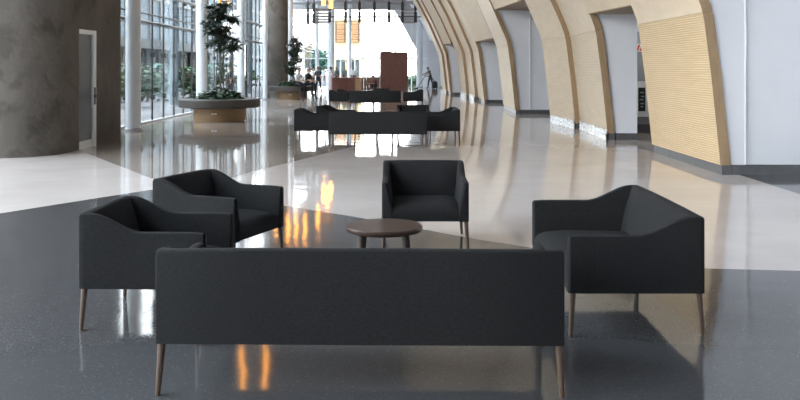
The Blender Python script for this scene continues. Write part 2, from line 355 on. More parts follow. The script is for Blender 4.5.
cl_ = tag(empty('recess_fill_light', (6.3, 20.6, 2.8)), 'added unseen ceiling light brightening the right recess', 'lamp')  # unseen lamp, added to lift the dark recess
MB().box((-0.32, -0.32, 0.02), (0.32, 0.32, 0.1)).build('housing', M_WHITE, cl_)
MB().box((-0.28, -0.28, 0.0), (0.28, 0.28, 0.019)).build('diffuser', M_DIFF, cl_)
MB().box((5.2, 19.9, 2.9), (7.6, 21.8, 3.0)).build('recess_ceiling', M_WALL, wr)
# ---- far wall: plaster with slanted edge, glazing
wf = struct(MB().rings([[(at(395, 9, FAR)[0], y, 6.6), (at(406, 30, FAR)[0], y, 4.9), (at(418, 52, FAR)[0], y, 3.0), (at(423, 87, FAR)[0], y, 0), (9, y, 0), (9, y, 9), (-1.0, y, 9), (-1.0, y, 6.75)] for y in (FAR, FAR+0.3)]).build('wall_far', M_WALL), 'pale plaster far wall with a slanted edge beside the glazing')
struct(MB().box((-12, FAR-0.2, 6.75), (3, FAR+0.1, 9)).build('trim_1', M_GREYSTEEL), 'grey bulkhead above the far glazing')
w2 = struct(empty('window_2', (0, FAR, 0)), 'full-height bright glazing across the far end')
w2x = [-12.0, -9.7, -7.2, -6.0, -4.6, -3.2, -1.8, -0.4, 1.0, 2.4]
for a, b in zip(w2x, w2x[1:]):
    for z0, z1 in ((0.05, 2.45), (2.5, 6.75)):
        if b > 2 and z1 > 3: continue
        MB().box((a+0.03, 0.02, z0), (b-0.03, 0.035, z1)).build('pane', M_GLASS, w2)
    MB().box((a-0.05, -0.06, 0), (a+0.05, 0.1, 6.75)).build('mullion', M_WHITE, w2)
    MB().box((a+0.05, -0.04, 2.43), (b-0.05, 0.08, 2.53)).build('transom', M_WHITE, w2)
for x0, x1 in ((-5.3, -4.55), (-4.45, -3.7)):
    d = struct(empty('door_2' if x0 < -5 else 'door_3', ((x0+x1)/2, FAR-0.12, 0)), 'white framed glass door leaf in the far glazing, %s leaf' % ('left' if x0 < -5 else 'right'))
    h = (x1-x0)/2
    MB().box((-h, 0, 0), (-h+0.09, 0.05, 2.3)).box((h-0.09, 0, 0), (h, 0.05, 2.3)).box((-h, 0, 2.2), (h, 0.05, 2.3)).box((-h, 0, 0), (h, 0.05, 0.15)).build('door_frame', M_GREYSTEEL, d)
    MB().box((-h+0.09, 0.02, 0.15), (h-0.09, 0.03, 2.2)).build('pane', M_GLASS, d)
    MB().tube([(h-0.13, -0.05, 0.9), (h-0.13, -0.05, 1.3)], 0.018).build('pull_handle', M_STEEL, d)

# ---- left glazing
GX = -7.62
w1 = struct(empty('window_1', (GX, 0, 0)), 'tall point-fixed glass wall along the left of the hall')
py = [-9.0, -5.5, -2.0, 1.5, 5.0, 8.5, 12.0, 14.0, 16.0, 18.0, 20.0]+[21.2+1.25*i for i in range(43)]
for i, (a, b) in enumerate(zip(py, py[1:])):
    for z0, z1 in ((0.04, 2.98), (3.02, 8.98)):
        MB().box((-0.008, a+0.012, z0), (0.008, b-0.012, z1)).build('pane', M_GLASS, w1)
    MB().box((-0.045, b-0.011, 0.02), (0.012, b+0.011, 9)).build('glass_fin', M_STEEL, w1)
    if 20 < b < 50:
        for z in (0.75, 2.05, 3.9):
            MB().box((-0.02, b-0.09, z-0.018), (0.07, b+0.09, z+0.018)).box((-0.02, b-0.018, z-0.07), (0.07, b+0.018, z+0.07)).build('spider_fitting', M_STEEL, w1)
for z, r in ((3.0, 0.045), (3.25, 0.022), (3.95, 0.05), (5.6, 0.05)):
    MB().tube([(0.12, -8.9, z), (0.12, FAR-0.3, z)], r, 6).build('rail', M_STEEL if z < 3.5 else M_GREYSTEEL, w1)
MB().box((-0.1, -9, 0), (0.06, FAR, 0.05)).build('sill', M_GREYSTEEL, w1)
# framed entrance in the glazing
for k, (a, b) in enumerate(((37.6, 39.4), (39.4, 41.2), (46.0, 47.8), (47.8, 49.6))):
    d = struct(empty('door_%d' % (4+k), (GX+0.2, (a+b)/2, 0)), 'dark framed glass entrance door in the left glazing, %s of four from the camera' % ('first', 'second', 'third', 'fourth')[k])
    h = (b-a)/2
    MB().box((-0.04, -h, 0), (0.04, -h+0.12, 2.9)).box((-0.04, h-0.12, 0), (0.04, h, 2.9)).box((-0.04, -h, 2.75), (0.04, h, 2.9)).box((-0.04, -h, 0), (0.04, h, 0.2)).box((-0.04, -h, 1.05), (0.04, h, 1.13)).build('door_frame', M_STEEL, d)
    MB().box((-0.008, -h+0.12, 0.2), (0.008, h-0.12, 2.75)).build('pane', M_GLASS, d)
    MB().tube([(0.09, h-0.2, 0.85), (0.09, h-0.2, 1.45)], 0.02).build('pull_handle', M_GREYSTEEL, d)

# ---- concrete pier with its door (left), far concrete pier
XR = -6.45
out = [(-10.4, 20.4), (-10.4, 15.9)]+[(-8.0, 15.42), (-7.5, 15.46)]
for k in range(1, 10):
    a = -PI/2+PI/2*k/9; out.append((XR-1.0+1.0*math.cos(a), 16.55+1.05*math.sin(a)))
DN, DF = 17.08, 18.02
lo = out+[(XR, DN), (XR-0.22, DN), (XR-0.22, DF), (XR, DF), (XR, 19.5)]
hi = out+[(XR, 19.5)]
arc = [(XR-0.9+0.9*math.cos(a), 19.5+0.9*math.sin(a)) for a in (PI/8, PI/4, 3*PI/8, PI/2)]
b = MB().prism(lo+arc, 0, 2.44); b.prism(hi+arc, 2.44, 8.995)
pier = b.build('concrete_pier', M_CONC, None, True)
tag(pier, 'massive rounded raw concrete pier with a door, left of the hall', 'pillar')
d1 = struct(empty('door_1', (XR-0.2, (DN+DF)/2, 0)), 'narrow smoked glass door with white frame set in the concrete pier')
h = (DF-DN)/2
MB().box((0.0, -h+0.005, 2.345), (0.215, h-0.005, 2.435)).box((0.03, h-0.17, 0), (0.215, h-0.005, 2.345)).box((0.0, -h+0.005, 0), (0.1, -h+0.06, 2.33)).build('door_frame', M_WHITE, d1)
MB().box((0.13, -h+0.06, 0.16), (0.17, h-0.17, 2.345)).build('door_leaf', M_DOORGL, d1)
MB().box((0.125, -h+0.06, 0.003), (0.185, h-0.17, 0.16)).build('bottom_rail', M_WHITE, d1)
MB().tube([(0.215, h-0.1, 1.06), (0.27, h-0.1, 1.06), (0.275, h-0.27, 1.06)], 0.026, 6).box((0.213, h-0.14, 0.88), (0.224, h-0.06, 1.24)).build('lever_handle', M_BLACK, d1)
MB().lathe([(0.56, 0), (0.56, 8.995)], 32).build('concrete_pier', M_CONC, None, True)
fp = bpy.data.objects['concrete_pier.001']; fp.location = at(278, 68, 47.5)[0], 47.5, 0
tag(fp, 'slim dark concrete pier behind the farther planter', 'pillar')
# ---- columns along the left glazing
def column(X, Y, r, label, zt=9.0, m=None):
    c = empty('round_column', (X, Y, 0))
    MB().lathe([(r, 0.0), (r, zt)], 24).build('shaft', m or M_COLUMN, c, True)
    MB().lathe([(r+0.03, 0.0), (r+0.03, 0.06), (r+0.005, 0.075)], 24).build('base_ring', M_GREYSTEEL, c, True)
    return tag(c, label, 'column', 'white columns of the hall')
column(-7.0, 22.3, 0.195, 'nearest thick white round column, beside the concrete pier')
column(-7.0, 30.0, 0.19, 'white round column behind the nearer planter, left of its tree')
column(-7.0, 37.4, 0.16, 'white round column right of the nearer planter tree')
column(-7.0, 44.1, 0.13, 'slender white round column just left of the dark concrete pier')
column(-7.0, 54.0, 0.2, 'white round column just right of the dark concrete pier')
column(at(317, 0, 68)[0], 68, 0.16, 'slim white column at far end above the standing people')
column(at(331, 0, 66)[0], 66, 0.27, 'wide white column at far end left of the low counter')
column(at(350, 0, 71)[0], 71, 0.14, 'slim far column behind the low redwood counter')
column(at(419.5, 0, 72)[0], 72, 0.27, 'far column beside the pale wall and the cleaner')

# ---- hanging truss at the far end
DT = 60.0
tr = tag(empty('ceiling_truss', (0, DT, 0)), 'dark hanging truss of posts and rods below the far ceiling', 'truss')
for x in (308, 314, 330, 345.5, 359.5, 374.5, 389, 402.5, 415.5):
    X = at(x, 0, DT)[0]; zb = at(0, 24 if x < 316 else 22.5, DT)[2]
    MB().box((X-0.1, -0.1, zb), (X+0.1, 0.1, zb+0.75)).box((X-0.1, -0.1, zb+0.85), (X+0.1, 0.1, zb+1.45)).box((X-0.04, -0.04, zb+0.7), (X+0.04, 0.04, zb+0.9)).build('post', M_STEEL, tr)
    MB().tube([(X, 0, zb+1.44), (X, 0, 9.0)], 0.035, 6).build('hanger', M_STEEL, tr)
for y, r, m, a, e in ((2.5, 0.12, M_GREYSTEEL, 291, 425), (8.7, 0.05, M_GREYSTEEL, 291, 425), (16.8, 0.04, M_STEEL, 303, 421), (21, 0.025, M_GREYSTEEL, 303, 421)):
    z = at(0, y, DT)[2]; MB().tube([(at(a, 0, DT)[0], 0.12, z), (at(e, 0, DT)[0], 0.12, z)], r, 8).build('rod', m, tr)
for (a, e) in ((313, 330), (403, 415)):
    for k in range(5):
        z = at(0, 10+k*3, DT)[2]; MB().box((at(a, 0, DT)[0], 0.3, z-0.08), (at(e, 0, DT)[0], 0.34, z+0.08)).build('louver', M_GREYSTEEL, tr)

# ---- amber pendant lamps
def pendant(X, Y, zb, label, zt=None, r=0.13):
    zt = zt or zb+1.1
    p = tag(empty('pendant_lamp', (X, Y, zb)), label, 'lamp', 'amber tube pendants')
    hh = zt-zb
    MB().lathe([(r*0.8, 0), (r, 0.03), (r, hh-0.05), (r*0.9, hh)], 16).build('lamp_shade', M_AMBER, p, True)
    MB().lathe([(r*0.95, hh), (r*0.95, hh+0.09), (0.03, hh+0.13)], 16).build('cap', M_STEEL, p, True)
    MB().tube([(0, 0, hh+0.12), (0, 0, 9.0-zb)], 0.012, 6).build('cable', M_BLACK, p)
pendant(*at(323.5, 5.5, 52), 'amber pendant lamp at far ceiling, left of the visible pair', r=0.11)
pendant(*at(331, 8.5, 52), 'amber pendant lamp at far ceiling, right of the visible pair', r=0.12)
pendant(*at(327.3, -1.0, 54), 'amber pendant lamp at far ceiling, highest between the pair')
for i, (x, D) in enumerate(((276, 42.5), (288, 41), (296, 42), (305, 40.5), (318, 44))):
    pendant((x-CX)/F*D, D, 5.4+0.15*(i % 3), 'amber pendant lamp over the mid hall, %s from the left, mirrored in the floor' % ('first', 'second', 'third', 'fourth', 'fifth')[i], r=0.085)
for i, (x, D) in enumerate(((242, 21.0), (265, 21.2))):
    pendant((x-CX)/F*D, D, 5.35, 'amber pendant lamp over the near hall, %s one, mirrored behind the front sofa' % ('left', 'right')[i], r=0.055)

# ================================================================ FURNITURE
ZB, ZA, ZT = 0.265, 0.618, 0.735
def seat_unit(name, w, d, label, cat, grp):
    root = tag(empty(name), label, cat, grp)
    y0, y1 = -d/2, d/2
    # backrest: closed section in (y, z) lofted along x
    r = 0.018
    sec = [(y0, ZB), (y0, ZT-r), (y0+0.3*r, ZT-0.3*r), (y0+r, ZT), (y0+0.055, ZT), (y0+0.07, ZT-0.012), (y0+0.085, ZT-0.05), (y0+0.13, 0.55), (y0+0.175, 0.36), (y0+0.175, ZB)]
    cy, cz = y0+0.08, 0.5
    rings = []
    for x, s in ((-w/2+0.001, 0.014), (-w/2+0.005, 0.005), (-w/2+0.016, 0), (-w/4, -0.003), (0, -0.004), (w/4, -0.003), (w/2-0.016, 0), (w/2-0.005, 0.005), (w/2-0.001, 0.014)):
        rings.append([(x, y+(s if y < cy else -s), z-(s if z > 0.6 else 0)) for y, z in sec])
    MB().rings(rings).build('backrest', M_FABRIC, root, True)
    for sgn in (-1, 1):
        rings = []; N = 22
        for i in range(N+1):
            y = y0+0.028+(y1-y0-0.028)*i/N; t = (y-y0)/d
            zt = ZA+(ZT-ZA)*(1-sm((t-0.08)/0.42)); q = 0.0
            if i == N: q = 0.016
            if i == N-1: y = y1-0.012; q = 0.004
            ti = 0.058; bi = 0.10
            ring = [(w/2-q, ZB), (w/2-q, zt-0.015-q), (w/2-0.004-q, zt-0.004-q), (w/2-0.016-q, zt-q), (w/2-ti+0.014+q, zt-q), (w/2-ti+0.003+q, zt-0.006-q), (w/2-ti-0.002+q, zt-0.03-q), (w/2-bi+q, 0.36), (w/2-bi+q, ZB)]
            rings.append([(sgn*x, y, z) for x, z in ring])
        MB().rings(rings).build('arm', M_FABRIC, root, True)
    # seat: crowned pad with rolled front
    xs = [-w/2+0.06+(w-0.12)*i/20 for i in range(21)]
    rings = []
    for i, x in enumerate(xs):
        e = min(1, (min(i, 20-i))/4.0); c = 0.385+0.035*math.sin(e*PI/2)
        yf = y1-0.004
        rings.append([(x, y0+0.1, ZB+0.002), (x, y0+0.1, c-0.01), (x, y0+0.3, c), (x, yf-0.22, c+0.004), (x, yf-0.08, c-0.008), (x, yf-0.025, c-0.03), (x, yf-0.004, c-0.06), (x, yf, c-0.09), (x, yf-0.004, ZB+0.002)])
    MB().rings(rings).build('seat', M_FABRIC, root, True)
    for sxn in (-1, 1):
        for syn in (-1, 1):
            tx, ty = sxn*(w/2-0.028), syn*(d/2-0.03)
            MB().tube([(tx, ty, ZB+0.02), (tx, ty, ZB-0.004), (tx+sxn*0.016, ty+syn*0.016, 0.006), (tx+sxn*0.016, ty+syn*0.016, 0.0014)], [0.021, 0.0205, 0.0125, 0.011], 10).build('leg', M_LEG, root, True)
    return root
sofa0 = seat_unit('sofa', 2.055, 0.80, 'x', 'sofa', 'long charcoal sofas')
love0 = seat_unit('loveseat', 1.46, 0.84, 'x', 'sofa', 'charcoal loveseats')
chair0 = seat_unit('armchair', 0.79, 0.80, 'x', 'armchair', 'charcoal armchairs')
def make_table():
    t = tag(empty('side_table'), 'x', 'table', 'round walnut tables')
    R, H = 0.302, 0.42
    MB().lathe([(R-0.035, H-0.048), (R-0.008, H-0.04), (R, H-0.03), (R, H-0.008), (R-0.008, H)], 48).build('table_top', M_TABLE, t, True)
    for k in range(4):
        a = PI/4+k*PI/2; c, s_ = math.cos(a), math.sin(a)
        MB().tube([(0.235*c, 0.235*s_, H-0.046), (0.265*c, 0.265*s_, 0.0014)], [0.033, 0.02], 12).build('leg', M_TABLELEG, t, True)
    MB().tube([(0.17*math.cos(PI/4+k*PI/2), 0.17*math.sin(PI/4+k*PI/2), H-0.058) for k in (0, 1, 2, 3, 0)], 0.012, 6).build('apron_ring', M_TABLELEG, t)
    return t
table0 = make_table()
used = set()
def place(proto, X, Y, deg, label):
    o = proto if proto.name not in used else copy_tree(proto)
    used.add(proto.name); o.location = (X, Y, 0); o.rotation_euler = (0, 0, math.radians(deg)); o['label'] = label
    return o
# local front is +Y.  near group
K = F/800
GR = [((-0.198, 4.0*K+0.40, -1.0), (1.455, 4.91*K+0.73, 90), (-1.605, 5.71, -92), (-1.53, 7.23, -112), (0.23, 8.05, 180), (-0.125, 6.66)),
      ((-0.455, 17.7+0.41, -0.5), (0.90, 19.35, 90), (-1.93, 19.1, -91), (-1.55, 20.7, -100), (0.33, 20.7, 182), (-0.35, 19.7)),
      ((-1.0, 34.3, 0.5), (0.55, 36.0, 90), (-2.55, 35.5, -88), (-2.3, 37.2, -92), (-0.82, 37.6, 180), (-0.95, 36.3))]
names = ('nearest seating group', 'middle seating group', 'farthest seating group')
for g, (s, l, a, b_, c, t) in enumerate(GR):
    n = names[g]
    place(sofa0, *s, 'long charcoal sofa seen from behind, front of the %s' % n)
    place(love0, *l, 'charcoal loveseat facing left, right side of the %s' % n)
    place(chair0, *a, 'charcoal armchair facing right, nearer of two left in the %s' % n)
    place(chair0, *b_, 'charcoal armchair facing right, farther of two left in the %s' % n)
    place(chair0, *c, 'charcoal armchair facing the camera at back of the %s' % n)
    place(table0, t[0], t[1], 0, 'low round walnut table amid the %s' % n)

# ---- planters with trees
def leaf_cloud(name, m, parent, centers, n, ln, wd, seed, droop=0.5):
    rnd = random.Random(seed); v = []; f = []
    for k in range(n):
        c, rad = centers[k % len(centers)]
        while True:
            p = Vector((rnd.uniform(-1, 1), rnd.uniform(-1, 1), rnd.uniform(-1, 1)))
            if p.length < 1: break
        p = Vector(c)+Vector((p.x*rad[0], p.y*rad[1], p.z*rad[2]))
        a = rnd.uniform(0, 2*PI); dz = rnd.uniform(-1, 0.6)*droop
        dr = Vector((math.cos(a), math.sin(a), dz)).normalized(); sd = dr.cross(Vector((0, 0, 1))).normalized()
        sd = (Matrix.Rotation(rnd.uniform(-0.9, 0.9), 3, dr) @ sd); L = ln*rnd.uniform(0.7, 1.3); w = wd*rnd.uniform(0.7, 1.3)
        nn = dr.cross(sd); i = len(v)
        v += [tuple(p), tuple(p+dr*L*0.4+sd*w+nn*0.1*L), tuple(p+dr*L-Vector((0, 0, 0.12*L))), tuple(p+dr*L*0.4-sd*w+nn*0.1*L)]
        f += [[i, i+1, i+2], [i, i+2, i+3]]
    o = mk(name, v, f, m, parent); o['kind'] = 'stuff'; return o
def planter(X, Y, label, labt, th, seed, clumps):
    p = tag(empty('planter_bench', (X, Y, 0)), label, 'planter', 'round planter benches')
    MB().lathe([(0.78, 0.0), (0.78, 0.05), (0.81, 0.05), (0.81, 0.43)], 40).build('drum', M_AMBERWOOD, p, True)
    MB().lathe([(1.2, 0.43), (1.25, 0.46), (1.25, 0.66), (1.22, 0.69), (0.72, 0.69), (0.70, 0.64)], 56).build('bench_slab', M_STONE, p, True)
    MB().lathe([(0.7, 0.60), (0.7, 0.67), (0.3, 0.70)], 32).build('soil', M_SOIL, p)
    for k in (-1, 1):
        MB().box((k*0.045-0.03, -0.822, 0.235), (k*0.045+0.03, -0.805, 0.275)).build('badge', M_BADGE, p)
    gc = tag(empty('ground_cover', (X, Y, 0.69)), 'low dense leafy ground cover filling the %s' % labt, 'plant', 'planter ground cover')
    leaf_cloud('leaves', M_LEAF, gc, [((0.42*math.cos(a), 0.42*math.sin(a), 0.06), (0.32, 0.32, 0.2)) for a in [k*PI/4 for k in range(8)]]+[((0, 0, 0.1), (0.4, 0.4, 0.24))], 1500, 0.16, 0.045, seed)
    MB().lathe([(0.64, 0.0), (0.6, 0.05), (0.3, 0.09)], 20).build('stem_mat', M_LEAF, gc)
    t = tag(empty('bamboo_tree', (X, Y, 0.71)), th[1], 'tree', 'planter trees')
    rnd = random.Random(seed)
    for k in range(4):
        a = k*1.7; bx, by = 0.12*math.cos(a), 0.12*math.sin(a); tx, ty = th[2]+rnd.uniform(-0.25, 0.25), rnd.uniform(-0.25, 0.25)
        MB().tube([(bx, by, 0.0), (bx*0.9+tx*0.15, by+ty*0.15, th[0]*0.3), (bx*0.7+tx*0.5, by+ty*0.5, th[0]*0.65), (tx, ty, th[0]*0.97)], [0.022, 0.02, 0.016, 0.006], 7).build('stem', M_BARK, t, True)
    for (c, r) in clumps:
        MB().tube([(c[0]*0.3, c[1]*0.3, c[2]-0.35), (c[0], c[1], c[2])], [0.012, 0.005], 5).build('branch', M_BARK, t)
    leaf_cloud('leaves', M_LEAFB, t, clumps, 1900, 0.19, 0.03, seed+1, 1.0)
def tree_clumps(seed, n, z0, z1, rad, off):
    rnd = random.Random(seed); out_ = []
    for k in range(n):
        t = (k+rnd.random())/n; z = z0+(z1-z0)*t; q = rad*(1-0.45*t)*math.sqrt(rnd.random()); a = rnd.uniform(0, 2*PI)
        out_.append(((off*t+q*math.cos(a), q*math.sin(a), z), (0.19, 0.19, 0.09)))
    return out_
planter(-5.62, 26.5, 'round stone bench planter with amber wooden drum, nearer of two', 'nearer planter', (2.9, 'tall slender bamboo-like tree in the nearer planter', 0.1), 11,
        tree_clumps(5, 30, 1.5, 2.95, 0.62, 0.0))
planter(-5.74, 45.2, 'round stone bench planter with amber wooden drum, farther of two', 'farther planter', (2.5, 'smaller leafy tree in the farther planter beside the pier', 0.25), 23,
        tree_clumps(9, 22, 0.5, 2.5, 0.5, 0.2))

# ---- redwood cabinet and counter
D0 = 62.0
x0, x1 = at(380, 0, D0)[0], at(408, 0, D0)[0]
c = tag(empty('redwood_cabinet', ((x0+x1)/2, D0, 0)), 'tall dark redwood cabinet standing at the far end', 'cabinet')
hw = (x1-x0)/2; zt = at(0, 52, D0)[2]
MB().box((-hw+0.03, 0.03, 0.04), (hw-0.03, 0.9, zt)).build('body', M_CRATEB, c)
for k in range(4):
    a = -hw+2*hw*k/4; MB().box((a+0.006, 0, 0.05), (a+2*hw/4-0.006, 0.035, zt-0.08)).build('plank', M_CRATE, c)
MB().box((-hw, -0.02, zt-0.075), (hw, 0.93, zt)).box((-hw*0.9, 0.05, zt), (-hw*0.2, 0.8, zt+0.07)).build('cap', M_CRATEB, c)
MB().box((-hw, -0.01, 0), (hw, 0.92, 0.05)).build('base', M_CRATEB, c)
x0, x1 = at(332, 0, 61)[0], at(361, 0, 61)[0]
c = tag(empty('redwood_counter', ((x0+x1)/2, 61, 0)), 'low redwood reception counter left of the tall cabinet', 'counter')
hw = (x1-x0)/2; zt = at(0, 77.5, 61)[2]
MB().box((-hw+0.03, 0.03, 0.04), (hw-0.03, 0.75, zt-0.05)).build('body', M_CRATEB, c)
for k in range(3):
    a = -hw+2*hw*0.8*k/3; MB().box((a+0.006, 0, 0.05), (a+2*hw*0.8/3-0.006, 0.035, zt-0.06)).build('plank', M_CRATE, c)
MB().box((hw*0.6, -0.005, 0.05), (hw, 0.035, zt-0.06)).build('end_panel', M_AMBERWOOD, c)
MB().box((-hw-0.03, -0.04, zt-0.05), (hw+0.03, 0.8, zt)).build('counter_top', M_CRATEB, c)
MB().box((-hw, -0.01, 0), (hw, 0.77, 0.05)).build('base', M_CRATEB, c)
x0, x1 = at(361, 0, 66)[0], at(380, 0, 66)[0]
c = tag(empty('slatted_screen', ((x0+x1)/2, 66, 0)), 'low brown slatted screen between counter and cabinet', 'screen')
hw = (x1-x0)/2
for k in range(7):
    a = -hw+2*hw*k/7; MB().box((a+0.02, 0, 0.05), (a+2*hw/7-0.02, 0.05, 0.85)).build('slat', M_CRATE, c)
MB().box((-hw, 0.0, 0.85), (hw, 0.07, 0.92)).box((-hw, 0, 0), (hw, 0.07, 0.06)).build('frame', M_CRATEB, c)

# ---- notice and red sign in the right recess
X, Y, Z = at(641.5, 99, 21.58)
n = tag(empty('framed_notice', (X, 21.58, Z-0.45)), 'black notice in a white frame inside the right recess', 'notice')
MB().box((-0.17, -0.03, 0), (0.17, 0.0, 0.9)).build('frame', M_WHITE, n)
MB().box((-0.09, -0.034, 0.14), (0.09, -0.028, 0.74)).build('board', M_BLACK, n)
for k, (u, v_, w_) in enumerate(((0.0, 0.6, 0.05), (0.02, 0.5, 0.04), (-0.01, 0.42, 0.05), (0.01, 0.32, 0.045), (0, 0.24, 0.03))):
    MB().box((u-w_, -0.036, v_), (u+w_, -0.033, v_+0.03)).build('print_line', M_GREYSTEEL, n)
X, Y, Z = at(639, 47, 21.58)
n = tag(empty('wall_sign', (X, 21.58, Z-0.12)), 'small red and white sign high in the right recess', 'sign')
MB().box((-0.09, -0.02, 0), (0.09, 0, 0.2)).build('plate', M_WHITE, n)
MB().rings([[(x, y, z) for x, z in ((-0.08, 0.02), (-0.03, 0.02), (0.03, 0.18), (-0.02, 0.18))] for y in (-0.026, -0.019)]).build('red_mark', M_RED, n)
MB().rings([[(x, y, z) for x, z in ((0.01, 0.02), (0.06, 0.02), (0.08, 0.1), (0.04, 0.12))] for y in (-0.026, -0.019)]).build('red_mark', M_RED, n)

# ================================================================ PEOPLE
def skin_mesh(J, B, mats):
    names = list(J); idx = {k: i for i, k in enumerate(names)}
    me = bpy.data.meshes.new('tmp'); me.from_pydata([J[k][0] for k in names], [(idx[a], idx[b]) for a, b, _ in B], [])
    o = bpy.data.objects.new('tmp', me); COL.objects.link(o)
    sk = o.modifiers.new('s', 'SKIN'); sk.use_smooth_shade = True
    for i, k in enumerate(names):
        r = J[k][1]; sv = me.skin_vertices[0].data[i]; g = 1.0 if (r if not isinstance(r, tuple) else 1) < 0.03 else 1.2; sv.radius = tuple(q*g for q in r) if isinstance(r, tuple) else (r*g, r*g); sv.use_root = (k == 'pelvis')
    ss = o.modifiers.new('d', 'SUBSURF'); ss.levels = 1; ss.render_levels = 1
    dg = bpy.context.evaluated_depsgraph_get(); dg.update()
    res = bpy.data.meshes.new_from_object(o.evaluated_get(dg)); bpy.data.objects.remove(o)
    for m in mats: res.materials.append(m)
    segs = [(Vector(J[a][0]), Vector(J[b][0]), mi) for a, b, mi in B]
    for p in res.polygons:
        c = p.center; best = None
        for a, b, mi in segs:
            d = b-a; t = max(0, min(1, (c-a).dot(d)/max(1e-9, d.length_squared))); q = (c-a-d*t).length
            if best is None or q < best[0]: best = (q, mi)
        p.material_index = best[1]; p.use_smooth = True
    return res
def person(label, loc, rz, shirt, trousers, pose='stand', group=None, sc=1.0, arms=None, hair=M_HAIR):
    # local front +Y ; joints (left = -x)
    J = {}; lean = 0.0
    if pose in ('stand', 'walk', 'push'):
        pz = 0.93; lean = {'stand': 0.02, 'walk': 0.05, 'push': 0.22}[pose]; py_ = 0
        st = {'stand': 0.03, 'walk': 0.2, 'push': 0.2}[pose]
        legs = {s: [(s*0.09, 0, pz-0.03), (s*0.1, s*st*0.6+0.02, 0.49), (s*0.1, s*st-0.02, 0.085), (s*0.115, s*st+0.13, 0.035)] for s in (-1, 1)}
    elif pose == 'sit':
        pz = 0.12; lean = 0.14; py_ = 0
        legs = {s: [(s*0.09, 0.03, pz-0.01), (s*0.13, 0.44, pz+0.0), (s*0.13, 0.46, -0.59), (s*0.14, 0.6, -0.645)] for s in (-1, 1)}
    else:  # crouch
        pz = 0.34; lean = 0.25; py_ = 0
        legs = {s: [(s*0.09, 0.02, pz), (s*0.16, 0.36, 0.48), (s*0.14, 0.1, 0.085), (s*0.15, 0.25, 0.035)] for s in (-1, 1)}
    up = lambda h: (0, lean*h*(1+h*0.5), pz+h*math.sqrt(max(0.5, 1-lean*lean)))
    J['pelvis'] = (up(0), (0.14, 0.10)); J['waist'] = (up(0.16), (0.125, 0.09)); J['chest'] = (up(0.36), (0.15, 0.105)); J['collar'] = (up(0.47), (0.1, 0.075)); J['neck'] = (up(0.55), 0.05); J['skull'] = (up(0.62), 0.055)
    B = [('pelvis', 'waist', 1), ('waist', 'chest', 0), ('chest', 'collar', 0), ('collar', 'neck', 2), ('neck', 'skull', 2)]
    for s in (-1, 1):
        L = 'l' if s < 0 else 'r'; hp, kn, an, to = legs[s]
        J[L+'hip'] = (hp, 0.085); J[L+'knee'] = (kn, 0.058); J[L+'ankle'] = (an, 0.04); J[L+'toe'] = (to, 0.034)
        B += [('pelvis', L+'hip', 1), (L+'hip', L+'knee', 1), (L+'knee', L+'ankle', 1), (L+'ankle', L+'toe', 3)]
        shd = Vector(up(0.46))+Vector((s*0.175, 0, -0.015))
        tgt = (arms or {}).get(L, (s*0.03, 0.02, -0.27, s*0.0, 0.1, -0.25))
        el = shd+Vector(tgt[:3]); wr_ = el+Vector(tgt[3:]); d = Vector(tgt[3:]).normalized(); pm = wr_+d*0.075
        J[L+'sh'] = (tuple(shd), 0.062); J[L+'el'] = (tuple(el), 0.044); J[L+'wr'] = (tuple(wr_), 0.03); J[L+'pm'] = (tuple(pm), (0.036, 0.02))
        B += [('collar', L+'sh', 0), (L+'sh', L+'el', 0), (L+'el', L+'wr', 2), (L+'wr', L+'pm', 2)]
        side = d.cross(Vector((1, 0, 0)) if abs(d.x) < 0.8 else Vector((0, 0, 1))).normalized(); nrm = d.cross(side)
        for k in range(4):
            off = side*(k-1.5)*0.021; ln = (0.07, 0.08, 0.075, 0.06)[k]
            J[L+'f%d' % k] = (tuple(pm+d*0.03+off), 0.009); J[L+'g%d' % k] = (tuple(pm+d*(0.03+ln*0.6)+off+nrm*0.012), 0.008); J[L+'h%d' % k] = (tuple(pm+d*(0.03+ln)+off+nrm*0.035), 0.007)
            B += [(L+'pm', L+'f%d' % k, 2), (L+'f%d' % k, L+'g%d' % k, 2), (L+'g%d' % k, L+'h%d' % k, 2)]
        J[L+'t0'] = (tuple(wr_+d*0.05+side*0.045), 0.01); J[L+'t1'] = (tuple(wr_+d*0.095+side*0.06+nrm*0.015), 0.008)
        B += [(L+'wr', L+'t0', 2), (L+'t0', L+'t1', 2)]
    me = skin_mesh(J, B, [shirt, trousers, M_SKIN, M_SHOE, M_WHITE, M_HAIR])
    hc = Vector(up(0.70))+Vector((0, 0.02+lean*0.05, 0))
    bm = bmesh.new(); bm.from_mesh(me)
    r = bmesh.ops.create_uvsphere(bm, u_segments=16, v_segments=12, radius=1)
    for v in r['verts']:
        x, y, z = v.co
        wdt = 0.075*(1-0.18*max(0, -z)); yy = y*0.095
        if y > 0.75 and abs(x) < 0.3: yy += 0.022*max(0, 1-abs(z+0.1)/0.35)*(1-abs(x)/0.3)     # nose
        if y > 0.6 and abs(z-0.12) < 0.14 and 0.2 < abs(x) < 0.6: yy -= 0.006                    # eye sockets
        if z < -0.6: yy += 0.012
        xx = x*wdt
        if abs(x) > 0.9 and abs(z) < 0.35: xx += math.copysign(0.012, x)                         # ears
        v.co = Vector((xx, yy, z*0.118))+hc
    for v in r['verts']:
        for f_ in v.link_faces: f_.material_index = 2; f_.smooth = True
    for s in (-1, 1):
        e = bmesh.ops.create_uvsphere(bm, u_segments=6, v_segments=5, radius=0.010)
        for v in e['verts']:
            v.co += hc+Vector((s*0.03, 0.080, 0.014))
            for f_ in v.link_faces: f_.material_index = 5
    m_ = bmesh.ops.create_cube(bm, size=1)
    for v in m_['verts']:
        v.co = Vector((v.co.x*0.04, v.co.y*0.01, v.co.z*0.008))+hc+Vector((0, 0.088, -0.055))
        for f_ in v.link_faces: f_.material_index = 3
